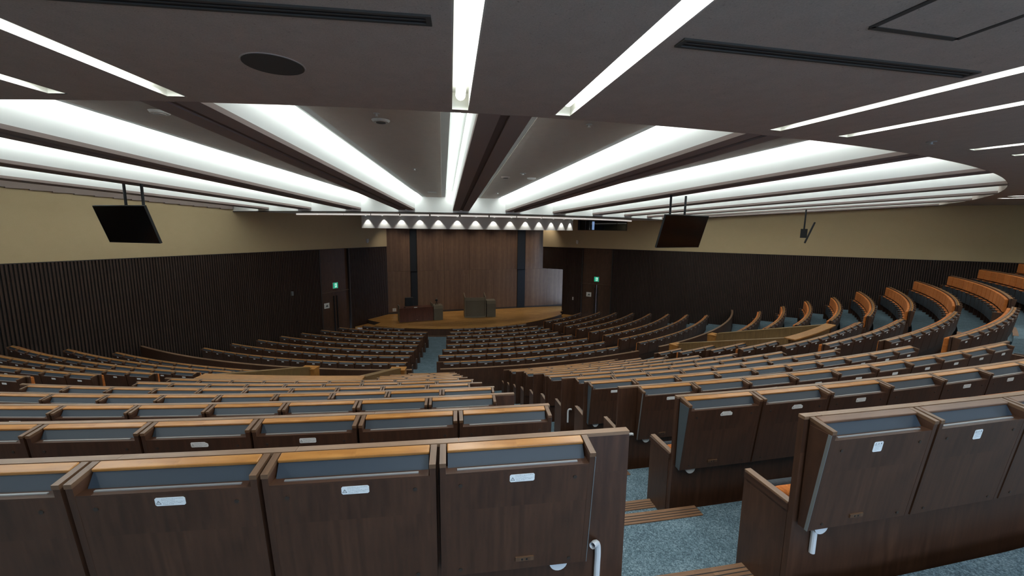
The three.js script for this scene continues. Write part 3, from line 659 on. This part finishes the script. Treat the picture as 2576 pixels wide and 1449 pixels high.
const placeSeat = (s) => {
  const w = s.w, near = s.dist < 5.5, first = s.i === 0, last = s.i === w.count - 1;
  const end = near ? (w.block === 'left' && last ? 1 : w.block === 'centre' && first ? -1 : 0) : 0;
  const h = (w.n * 37 + s.i * 101 + w.block.length * 53 + (w.tier === 'upper' ? 7 : 0)) % 97;
  let label = h < 4 ? 2 : h < 7 ? 1 : 0;
  if (w.tier === 'lower' && (h === 8 || h === 30 || h === 61)) label = -1;
  if (w.tier === 'upper' && w.block === 'centre') { if (w.n === 1) label = 3; if (w.n === 2) label = s.i < 2 ? 2 : s.i === 3 ? -1 : 0; }
  if (w.tier === 'upper' && w.block === 'left' && w.n === 2) label = s.i === w.count - 4 ? 1 : s.i === w.count - 3 ? 0 : -1;
  if (w.tier === 'upper' && w.block === 'left' && w.n === 1) label = 0;
  const worn = w.tier === 'upper' && w.n === 1 && w.block === 'centre';
  const kind = { near, end, label, worn, grey: w.n % 2 === 0 }, key = JSON.stringify(kind);
  let o;
  if (!protos[key]) { o = makeSeat(kind); protos[key] = o; } else o = protos[key].clone();
  o.name = numbered('auditorium_seat'); o.position.copy(s.at); o.rotation.set(0, rad(s.phi), 0); scene.add(o);
  const left = s.w.aisle < 0, k = left ? w.count - s.i : s.i + 1;
  o.userData = { label: `tip-up seat, ${ORD[k] ?? k + 'th'} from ${left ? 'right' : 'left'} end, ${rowName(w)}, ${w.tier} ${blockName(w)} block`, category: 'seat', group: `tip-up seats in the ${rowLabel(w)}` };
};
for (const s of seats) if (single.has(s)) placeSeat(s);
{ // all remaining seats as one object
  const parts = [[G.back, M.walnut], [G.capA, M.walnutEdge], [G.capB, M.walnutEdge], [G.tablet, M.tablet], [G.edge, M.oak], [G.cushion, M.orange], [G.seat, M.orange], [G.pan, M.slate], [G.arm, M.armrest], [LABEL[0].clone().rotateX(FACE).translate(0.01, -0.087, FZ(-0.087) + 0.0002), M.labelPlain]];
  const geos = parts.map(([g]) => { const q = (g.index ? g.toNonIndexed() : g.clone()); for (const n of Object.keys(q.attributes)) if (!['position', 'normal', 'uv'].includes(n)) q.deleteAttribute(n); q.morphAttributes = {}; return q; });
  const g = mergeGeometries(geos, true), rest = seats.filter((s) => !single.has(s) && s.near);
  const im = new THREE.InstancedMesh(g, parts.map(([, m]) => m), rest.length);
  rest.forEach((s, i) => { const m = new THREE.Matrix4().makeRotationY(rad(s.phi)); m.setPosition(s.at); im.setMatrixAt(i, m); });
  im.name = 'auditorium_seats_far'; im.name = 'distant_seats'; im.castShadow = im.receiveShadow = true;
  im.userData = { kind: 'stuff', label: 'distant rows of brown tip-up seats with white labels towards stage and side walls', category: 'seats' };
  scene.add(im);
}

// ---------- parapet and stair openings in the middle of the hall ----------
for (const [f0, f1, lab] of [[-46.3, -13.6, 'low curved walnut parapet behind the lower left seat block'], [-10.95, 11.2, 'low curved walnut parapet behind the lower centre seat block'], [14.6, 46.2, 'low curved walnut parapet behind the lower right seat block']]) {
  const t = thing('parapet', lab, 'low wall', V(0, 0, 0));
  new MB().ring(17.03, 17.09, f0, f1, 0.5, 1.39, 0.5, 1).build('parapet_board', M.walnut, t);
  new MB().ring(17.02, 17.1, f0, f1, 1.39, 1.405, 0.5, 0).build('parapet_cap', M.rail, t);
}
for (const s of [-1, 1]) {
  const sd = s < 0 ? 'left' : 'right', t = thing('stair_enclosure', `ochre wooden walls round the ${sd} stair opening with a broad plank top`, 'stair wall', V(0, 0, 0));
  const yt = (r) => 1.67 + (r - 17.65) * (2.67 - 1.67) / (21.05 - 17.65);
  for (const k of [0, 1]) {
    const f = s * VOM[k], b = new MB(); radial(b, f, VOM_R[0], VOM_R[1] - 0.02, -0.09, 0.09, () => 0.2, (r) => yt(r) - 0.03, 1); b.build('side_wall', M.ochre, t);
    const c = new MB(); radial(c, f, VOM_R[0] + 0.28, VOM_R[1] - 0.08, -0.1, 0.1, (r) => yt(r) - 0.03, yt, 0); c.build('sloping_cap', M.ochre, t);
    const e = new MB(); radial(e, f, VOM_R[0] - 0.01, VOM_R[0] + 0.28, -0.2, 0.2, () => 1.66, () => 1.69, 0); radial(e, f, VOM_R[0], VOM_R[0] + 0.26, -0.19, 0.19, () => 0.2, () => 1.66, 1); e.build('newel', M.oak, t);
  }
  const a = Math.min(s * VOM[0], s * VOM[1]), z = Math.max(s * VOM[0], s * VOM[1]);
  new MB().ring(21.02, 21.12, a, z, 0.2, 2.64, 0.6, 1).build('end_wall', M.ochre, t);
  new MB().ring(20.98, 21.24, a - 0.25, z + 0.25, 2.64, 2.67, 0.6, 0).build('plank_top', M.oakTop ??= std({ map: T.oak, color: lin(0.8, 0.72, 0.62), roughness: 0.4 }), t);
  new MB().ring(17.65, 21.05, a, z, 0.1, 0.2, 1, 0, true).build('landing', M.carpet, t);
}

// ---------- stage ----------
{
  const st = thing('stage', 'low curved stage with a honey-coloured parquet floor', 'stage', V(0, 0, 0));
  const arc = (f0, f1, r, n) => Array.from({ length: n + 1 }, (_, i) => { const q = P(r, f0 + (f1 - f0) * i / n); return [q.x, q.z]; });
  const Rf = 8.27, outline = [[-4.32, 3.93], [-5.42, 5.04], [-4.75, 5.95], ...arc(-38.2, 40.5, Rf, 60), [5.5, 5.75], [6.2, 5.1], [7.0, 3.93]];
  new MB().prism(outline.slice().reverse(), 0.4, 0.43).build('parquet_floor', M.parquet, st);
  const inner = [[-4.32, 3.93], [-5.40, 5.05], [-4.76, 5.92], ...arc(-38.0, 40.3, Rf - 0.025, 60), [5.48, 5.73], [6.15, 5.1], [6.95, 3.93]];
  new MB().prism(inner.slice().reverse(), 0.0, 0.4).build('stage_riser', M.darkTrim, st);
  new MB().ring(Rf - 0.03, Rf + 0.012, -37, 39.5, 0, 0.07, 0.8, 0).build('plinth', M.walnutEdge, st);
  new MB().ring(Rf - 0.03, Rf + 0.004, -38, 40.4, 0.07, 0.385, 0.8, 1).build('front_boards', M.walnut, st);
  for (const s of [-1, 1]) {
    const q = s < 0 ? [[-5.42, 5.06], [-6.05, 5.68], [-5.15, 6.5], [-4.77, 5.97]] : [[5.52, 5.77], [5.5, 6.2], [6.35, 5.98], [6.2, 5.14]];
    new MB().prism(s < 0 ? q.reverse() : q, 0, 0.215).build('side_step', M.parquet, st);
  }
}
{ // lectern with side cabinet
  const t = thing('lectern', 'olive-brown lectern with a bowed front in the middle of the stage', 'lectern', V(0.28, 0.43, 5.75), rad(-6));
  const bow = (x0, x1, y0, y1, z, d, dep) => { const b = new MB(), n = 14; for (let i = 0; i < n; i++) { const a = x0 + (x1 - x0) * i / n, c = x0 + (x1 - x0) * (i + 1) / n, f = (x) => z + d * (1 - ((x - (x0 + x1) / 2) / ((x1 - x0) / 2)) ** 2); b.hexa([V(a, y0, f(a)), V(c, y0, f(c)), V(c, y0, f(c) - dep), V(a, y0, f(a) - dep), V(a, y1, f(a)), V(c, y1, f(c)), V(c, y1, f(c) - dep), V(a, y1, f(a) - dep)]); } return b; };
  bow(-0.55, 0.55, 0.06, 0.94, 0.2, 0.1, 0.05).build('front_panel', M.lectern, t);
  bow(-0.57, 0.57, 0.0, 0.06, 0.22, 0.11, 0.06).build('plinth', M.lecternTrim, t);
  bow(-0.57, 0.57, 0.95, 1.12, 0.22, 0.11, 0.07).build('fascia_band', M.lecternTrim, t);
  for (const s of [-1, 1]) new MB().hexa([[0.0, 0.24], [0.0, -0.45]].flatMap(([y, z]) => s > 0 ? [V(0.55, y, z), V(0.59, y, z)] : [V(-0.59, y, z), V(-0.55, y, z)]).map((v, i, a) => [a[0], a[1], a[3], a[2]][i]).concat([V(s > 0 ? 0.55 : -0.59, 1.13, 0.24), V(s > 0 ? 0.59 : -0.55, 1.13, 0.24), V(s > 0 ? 0.59 : -0.55, 1.3, -0.45), V(s > 0 ? 0.55 : -0.59, 1.3, -0.45)])).build('side_panel', M.lecternTrim, t);
  new MB().box(-0.55, 0.55, 0.93, 0.96, -0.43, 0.2).build('desk_top', M.lectern, t);
  const c = thing('side_cabinet', 'small olive-brown cabinet attached right of the lectern', 'cabinet', V(1.16, 0.43, 5.88), rad(-6));
  new MB().box(-0.25, 0.25, 0, 0.74, -0.4, 0.2).build('body', M.lectern, c);
  new MB().box(-0.26, 0.26, 0.74, 0.92, -0.42, 0.21).build('top_unit', M.lecternTrim, c);
}
{ // speaker's desk, cabinet, chair, microphones, camera
  const t = thing('panel_desk', 'reddish-brown desk with a plain front at stage left side', 'desk', V(-2.96, 0.43, 6.22), rad(5));
  new MB().box(-0.88, 0.88, 0.02, 0.74, -0.02, 0.02).build('front_panel', M.desk, t);
  new MB().box(-0.88, 0.88, 0.70, 0.73, -0.62, -0.02).build('table_top', M.desk, t);
  for (const s of [-1, 1]) new MB().box(s * 0.87 - 0.015, s * 0.87 + 0.015, 0, s > 0 ? 0.9 : 0.86, -0.64, -0.02).build('side_panel', M.lecternTrim, t);
  new MB().box(-0.12, 0.04, 0.742, 0.76, -0.12, 0.0).build('name_plate', M.plastic, t);
  new MB().add(cyl(0.012, 0.004).rotateX(Math.PI / 2).translate(0.02, 0.1, 0.022)).build('cable_eye', M.plastic, t);
  const c = thing('equipment_cabinet', 'olive-brown equipment cabinet at the right end of the panel desk', 'cabinet', V(-1.82, 0.43, 5.95), rad(3));
  new MB().box(-0.24, 0.24, 0, 0.62, -0.4, 0.2).build('body', M.lectern, c);
  new MB().box(-0.25, 0.25, 0.62, 0.78, -0.42, 0.21).build('top_unit', M.lecternTrim, c);
  const h = thing('office_chair', 'black office chair behind the reddish-brown panel desk', 'chair', V(-3.22, 0.43, 5.2), rad(8));
  const bk = new RoundedBoxGeometry(0.46, 0.5, 0.09, 3, 0.04); bk.translate(0, 0.86, -0.2); mesh('backrest', bk, M.black, h);
  const se = new RoundedBoxGeometry(0.5, 0.09, 0.48, 3, 0.035); se.translate(0, 0.46, 0.05); mesh('seat', se, M.black, h);
  new MB().add(cyl(0.03, 0.36).translate(0, 0.24, 0.03)).build('gas_post', M.black, h);
  const ft = new MB(); for (let i = 0; i < 5; i++) { const a = i * 1.2566; ft.add(new THREE.BoxGeometry(0.3, 0.03, 0.05).translate(0.15, 0.07, 0).rotateY(a).translate(0, 0, 0.03)); ft.add(new THREE.SphereGeometry(0.03, 10, 8).translate(0.29, 0.03, 0).rotateY(a).translate(0, 0, 0.03)); } ft.build('star_base', M.black, h);
  const m = thing('desk_microphone', 'thin black gooseneck microphone standing on the panel desk', 'microphone', V(-3.55, 1.16, 6.0));
  new MB().add(cyl(0.05, 0.02).translate(0, 0.01, 0)).build('foot', M.black, m);
  new MB().add(new THREE.TubeGeometry(new THREE.CatmullRomCurve3([V(0, 0.02, 0), V(0.005, 0.16, 0), V(0.02, 0.27, 0.02)]), 12, 0.007, 8)).build('gooseneck', M.black, m);
  new MB().add(new THREE.CapsuleGeometry(0.014, 0.05, 4, 10).translate(0.024, 0.31, 0.03)).build('head', M.black, m);
  const k = thing('tripod_camera', 'small dark camera on a mini tripod on the equipment cabinet', 'camera', V(-1.87, 1.21, 5.85));
  for (let i = 0; i < 3; i++) new MB().add(cyl(0.012, 0.2, 8).translate(0, 0.1, 0).rotateZ(0.4).translate(0.085, 0, 0).rotateY(i * 2.094)).build('leg', M.black, k);
  const cb = new RoundedBoxGeometry(0.12, 0.1, 0.12, 2, 0.02); cb.translate(0, 0.25, 0); mesh('camera_body', cb, M.black, k);
  new MB().add(cyl(0.035, 0.06, 16).rotateX(Math.PI / 2).translate(0.01, 0.35, 0.02)).add(cyl(0.012, 0.1, 8).translate(0, 0.3, 0)).build('microphone_head', M.lecternTrim, k);
}
[[-4.0, 0.2], [-3.72, 0.09], [-3.46, 0.09]].forEach(([x, w], i) => {
  const o = thing('wall_socket', `small pale socket box low on the left stage wall, ${ORD[i + 1]} from the left corner`, 'socket', V(x, 0.66, ZW));
  new MB().box(-w / 2, w / 2, -0.09, 0.09, 0, 0.02).build('cover', M.plastic, o); new MB().box(-w / 4, w / 4, -0.04, 0.04, 0.02, 0.024).build('insert', M.alu, o);
});

// ---------- screens hanging from the beams ----------
[[-31.5, 19.4, 'black flat screen hanging on two rods at the left side'], [7.72, 19.45, 'black flat screen hanging on two rods right of centre'], [37.2, 19.7, 'flat screen seen edge-on, hanging at the far right wall']].forEach(([f, r, lab]) => {
  const t = thing('hanging_screen', lab, 'screen', P(r, f, 5.337), rad(f)), w = 0.755, h = 0.428, tilt = rad(17.2);
  const m = new THREE.Matrix4().makeRotationX(tilt);
  new MB(m).box(-w, w, -h, h, -0.05, 0).build('casing', M.black, t);
  new MB(m).box(-w + 0.012, w - 0.012, -h + 0.014, h - 0.014, 0.0, 0.002).build('panel', M.screen, t);
  new MB().box(-0.25, 0.25, -0.2, 0.16, -0.33, -0.1).build('mount_box', M.black, t);
  for (const x of [-0.26, 0.26]) new MB().add(cyl(0.028, BEAM_Y(r) - 5.337 - 0.14, 14).translate(x, (BEAM_Y(r) - 5.337 + 0.14) / 2, -0.22)).build('rod', M.black, t);
});

// ---------- control-room window, signs and small fittings ----------
{
  const w = struct('window_1'), S = 1, [a0, a1, y0, y1] = [8.74, 11.58, 5.31, 5.9];
  const fr = new MB(); wallBox(fr, S, a0, a1, y0, y0 + 0.03, -0.2, 0.01); wallBox(fr, S, a0, a1, y1 - 0.03, y1, -0.2, 0.01); wallBox(fr, S, a0, a0 + 0.04, y0, y1, -0.2, 0.01); wallBox(fr, S, a1 - 0.04, a1, y0, y1, -0.2, 0.01);
  for (const a of [9.15, 10.98]) wallBox(fr, S, a, a + 0.03, y0, y1, -0.12, -0.06); fr.build('window_frame', M.darkTrim, w);
  const edges = [a0 + 0.04, 9.15, 10.98, a1 - 0.04];
  for (let i = 0; i < 3; i++) { const b = new MB(); wallBox(b, S, edges[i] + (i ? 0.03 : 0), edges[i + 1], y0 + 0.03, y1 - 0.03, -0.094, -0.09); b.build('window_pane', M.glass, w); }
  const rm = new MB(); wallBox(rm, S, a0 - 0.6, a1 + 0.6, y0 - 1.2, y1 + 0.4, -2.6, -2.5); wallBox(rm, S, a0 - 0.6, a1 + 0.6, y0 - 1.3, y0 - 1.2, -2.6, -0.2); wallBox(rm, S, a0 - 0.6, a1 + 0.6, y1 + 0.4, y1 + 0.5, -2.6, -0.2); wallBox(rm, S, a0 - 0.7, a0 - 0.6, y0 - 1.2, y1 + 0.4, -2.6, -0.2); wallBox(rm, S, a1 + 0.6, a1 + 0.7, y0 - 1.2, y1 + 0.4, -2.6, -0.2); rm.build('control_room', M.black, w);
  const mo = new MB(); wallBox(mo, S, 9.42, 9.55, y0 - 0.1, y1 - 0.08, -0.62, -0.58); mo.build('glass_reflection', std({ color: lin(0.02, 0.03, 0.05), emissive: lin(0.3, 0.45, 0.75), emissiveIntensity: 0.7 }), w);  // bluish reflection in the glass, built as a glowing strip behind the panes
}
function signTexture(kind) {
  const c = document.createElement('canvas'), n = 256; c.width = n; c.height = n; const x = c.getContext('2d');
  if (kind === 'exit') {                                             // white running figure through a doorway on green
    x.fillStyle = '#12a57c'; x.fillRect(0, 0, n, n); x.fillStyle = '#d9fff2'; x.fillRect(84, 36, 112, 184); x.fillStyle = '#12a57c'; x.strokeStyle = '#12a57c'; x.lineWidth = 20; x.lineCap = 'round'; x.lineJoin = 'round';
    x.beginPath(); x.arc(136, 66, 14, 0, 7); x.fill(); x.beginPath(); x.moveTo(132, 92); x.lineTo(124, 138); x.lineTo(150, 166); x.lineTo(144, 206); x.moveTo(124, 138); x.lineTo(96, 172); x.lineTo(70, 168); x.moveTo(132, 96); x.lineTo(164, 118); x.moveTo(132, 96); x.lineTo(98, 110); x.stroke();
  } else {                                                           // paper notice with a grey pictogram
    x.fillStyle = '#f0efe9'; x.fillRect(0, 0, n, n); x.fillStyle = '#8b8f8c'; x.beginPath(); x.moveTo(60, 190); x.lineTo(112, 84); x.lineTo(180, 84); x.lineTo(196, 190); x.closePath(); x.fill(); x.fillStyle = '#4c514f'; x.beginPath(); x.arc(116, 152, 22, 0, 7); x.arc(160, 152, 22, 0, 7); x.fill(); x.fillStyle = '#cfd2cf'; x.fillRect(40, 204, 176, 8);
  }
  const t = new THREE.CanvasTexture(c); t.colorSpace = THREE.SRGBColorSpace; return t;
}
const exitTex = signTexture('exit'), noteMat = std({ map: signTexture('note'), roughness: 0.7 });
const exitMat = std({ map: exitTex, emissive: lin(1, 1, 1), emissiveMap: exitTex, emissiveIntensity: 0.75, roughness: 0.4 });
function wallPlate(o, side, a, y, w, h, off, mat, name) {
  const u = [[0, 0], [1, 0], [1, 1], [0, 1]], s = side > 0 ? 1 : -1;
  const p = [wallPoint(side, a - w / 2, y - h / 2, off), wallPoint(side, a + w / 2, y - h / 2, off), wallPoint(side, a + w / 2, y + h / 2, off), wallPoint(side, a - w / 2, y + h / 2, off)];
  const q = s > 0 ? p : [p[1], p[0], p[3], p[2]], b = new MB(); let i = 0; b.quadUV(q[0], q[1], q[2], q[3], (v) => u[q.indexOf(v)]);
  return b.build(name, mat, o);
}
for (const [s, a, aN] of [[-1, 9.3, 9.82], [1, 9.96, 9.52]]) {
  const sd = s < 0 ? 'left' : 'right';
  const e = thing('exit_sign', `green illuminated exit sign above the ${sd} double door`, 'sign', V(0, 0, 0)); const b = new MB(); wallBox(b, s, a - 0.145, a + 0.145, 2.34, 2.63, -0.12, -0.072); b.build('housing', M.plastic, e); wallPlate(e, s, a, 2.485, 0.27, 0.27, -0.07, exitMat, 'sign_face');
  const n = thing('door_notice', `small white paper notice on the ${sd} double door`, 'notice', V(0, 0, 0)); const c = new MB(); wallBox(c, s, aN - 0.15, aN + 0.15, 1.42, 1.68, -0.119, -0.116); c.build('paper', M.plastic, n); wallPlate(n, s, aN, 1.55, 0.296, 0.256, -0.115, noteMat, 'print');
  const aS = s < 0 ? 7.25 : 8.75, q = thing('wall_sensor', `small white sensor box on the cream ${sd} wall near stage`, 'sensor', V(0, 0, 0)); const d = new MB(); wallBox(d, s, aS - 0.07, aS + 0.07, 4.56, 4.72, 0, 0.07); d.build('sensor_box', M.plastic, q); const l = new MB(); wallBox(l, s, aS - 0.05, aS + 0.05, 4.5, 4.56, 0, 0.05); l.build('lens', M.plastic, q);
}
{ const o = thing('wall_switch', 'small white switch on the dark slats left of the right door', 'switch', V(0, 0, 0)); const b = new MB(); wallBox(b, 1, 8.55, 8.63, 1.15, 1.33, 0, 0.02); b.build('plate', M.plastic, o); const k = new MB(); wallBox(k, 1, 8.57, 8.61, 1.2, 1.28, 0.02, 0.03); k.build('rocker', M.alu, o); }
{ const o = thing('wall_hook', 'small dark hook on the left slatted wall', 'hook', V(0, 0, 0)); const b = new MB(); wallBox(b, -1, 11.62, 11.72, 2.32, 2.5, 0, 0.05); b.build('plate', M.edgeGrey, o); }

// rear ceiling fittings
function ventSlot(lab, a, b) {                                       // linear air outlet from a to b, [x, z]
  const A = V(a[0], REAR_Y, a[1]), B = V(b[0], REAR_Y, b[1]), L = A.distanceTo(B), o = thing('air_outlet', lab, 'air vent', A.clone().add(B).multiplyScalar(0.5), -Math.atan2(B.z - A.z, B.x - A.x));
  const f = new MB(); f.box(-L / 2, L / 2, -0.012, 0.0, 0.035, 0.055); f.box(-L / 2, L / 2, -0.012, 0, -0.055, -0.035); f.box(-L / 2, -L / 2 + 0.03, -0.012, 0, -0.035, 0.035); f.box(L / 2 - 0.03, L / 2, -0.012, 0, -0.035, 0.035); f.box(-L / 2, L / 2, -0.009, 0, -0.005, 0.005); f.build('frame', M.grille, o);
  new MB().box(-L / 2 + 0.03, L / 2 - 0.03, -0.004, 0.0, -0.035, 0.035).build('slot', M.black, o);
}
ventSlot('long linear air outlet in the rear ceiling, left of the central light slot', [-6.8, 25.08], [-4.5, 25.54]);
ventSlot('long linear air outlet in the rear ceiling, right of the second light slot', [-3.02, 25.78], [-0.69, 26.06]);
{ const o = thing('ceiling_speaker', 'large round ceiling loudspeaker grille in the rear ceiling', 'speaker', V(-5.5, REAR_Y, 24.5));
  new MB().add(new THREE.TorusGeometry(0.205, 0.006, 8, 48).rotateX(Math.PI / 2)).build('rim', M.rear, o); new MB().add(cyl(0.2, 0.01, 48).translate(0, -0.003, 0)).build('grille', M.grille, o); }
{ const o = thing('access_hatch', 'square ceiling hatch outlined by a dark groove, at upper right', 'hatch', V(-1.86, REAR_Y, 26.64), -0.11), w = 0.315;
  const f = new MB(); for (const s of [-1, 1]) { f.box(-w, w, -0.006, 0, s * w - 0.018, s * w + 0.018); f.box(s * w - 0.018, s * w + 0.018, -0.006, 0, -w, w); } f.build('frame', M.grille, o); new MB().box(-w + 0.02, w - 0.02, -0.004, 0, -w + 0.02, w - 0.02).build('hatch_panel', M.rear, o); }
function sprinkler(lab, at, k = 1) { const o = thing('sprinkler', lab, 'sprinkler', at); new MB().add(cyl(0.035 * k, 0.008, 20).translate(0, -0.004, 0)).build('plate', M.lip, o); new MB().add(cyl(0.01 * k, 0.03, 10).translate(0, -0.02, 0)).add(cyl(0.02 * k, 0.004, 14).translate(0, -0.036, 0)).build('head', M.alu, o); }
function disc(name, lab, cat, at, r, mat, inner) { const o = thing(name, lab, cat, at); new MB().add(cyl(r * 0.82, 0.03, 28, r).translate(0, -0.012, 0)).build('housing', mat, o); new MB().add(cyl(r * 0.5, 0.012, 24).translate(0, -0.03, 0)).build('inner_ring', inner, o); }
sprinkler('small sprinkler head in the rear ceiling near the right edge', V(1.87, REAR_Y, 24.53), 1.5);
const onPanel = (x, y) => {                                          // where a sight line of the photograph meets the hanging panels
  const d = V((x - 1288) / FOCAL, -(y - 724.5) / FOCAL, -1).applyQuaternion(camera.quaternion); let t = 3;
  for (let i = 0; i < 40; i++) { const q = camera.position.clone().addScaledVector(d, t); t += (BEAM_Y(Math.hypot(q.x, q.z)) + 0.449 - q.y) / d.y * 0.8; }
  return camera.position.clone().addScaledVector(d, t);
};
disc('smoke_detector', 'round ceiling air diffuser on the panel left of the centre lamp', 'ceiling fitting', onPanel(958, 303), 0.13, M.lip, M.grille);
disc('smoke_detector', 'faint round fitting near the front end of the left centre panel', 'ceiling fitting', onPanel(1087, 483), 0.15, M.lip, M.panel);
disc('smoke_detector', 'dark round fitting on the panel right of the centre beam', 'ceiling fitting', onPanel(1272, 445), 0.12, M.panel, M.grille);
disc('smoke_detector', 'pale round fitting on the panel right of the centre beam', 'ceiling fitting', onPanel(1337, 448), 0.12, M.white, M.white);
disc('smoke_detector', 'pale round fitting partly hidden by the left beam', 'ceiling fitting', onPanel(402, 281), 0.13, M.white, M.lip);
sprinkler('sprinkler head on the panel left of the centre lamp', onPanel(947, 285), 1.2);
sprinkler('sprinkler head on the panel right of the centre beam', onPanel(1482, 313), 1.3);
sprinkler('sprinkler cluster beside the pale fitting on the right centre panel', onPanel(1316, 436), 2);
sprinkler('tiny sprinkler near the front end of the right centre panel', onPanel(1252, 485), 1.5);
sprinkler('tiny sprinkler in the middle of the left centre panel', onPanel(1043, 424), 1.4);

renderer.render(scene, camera);
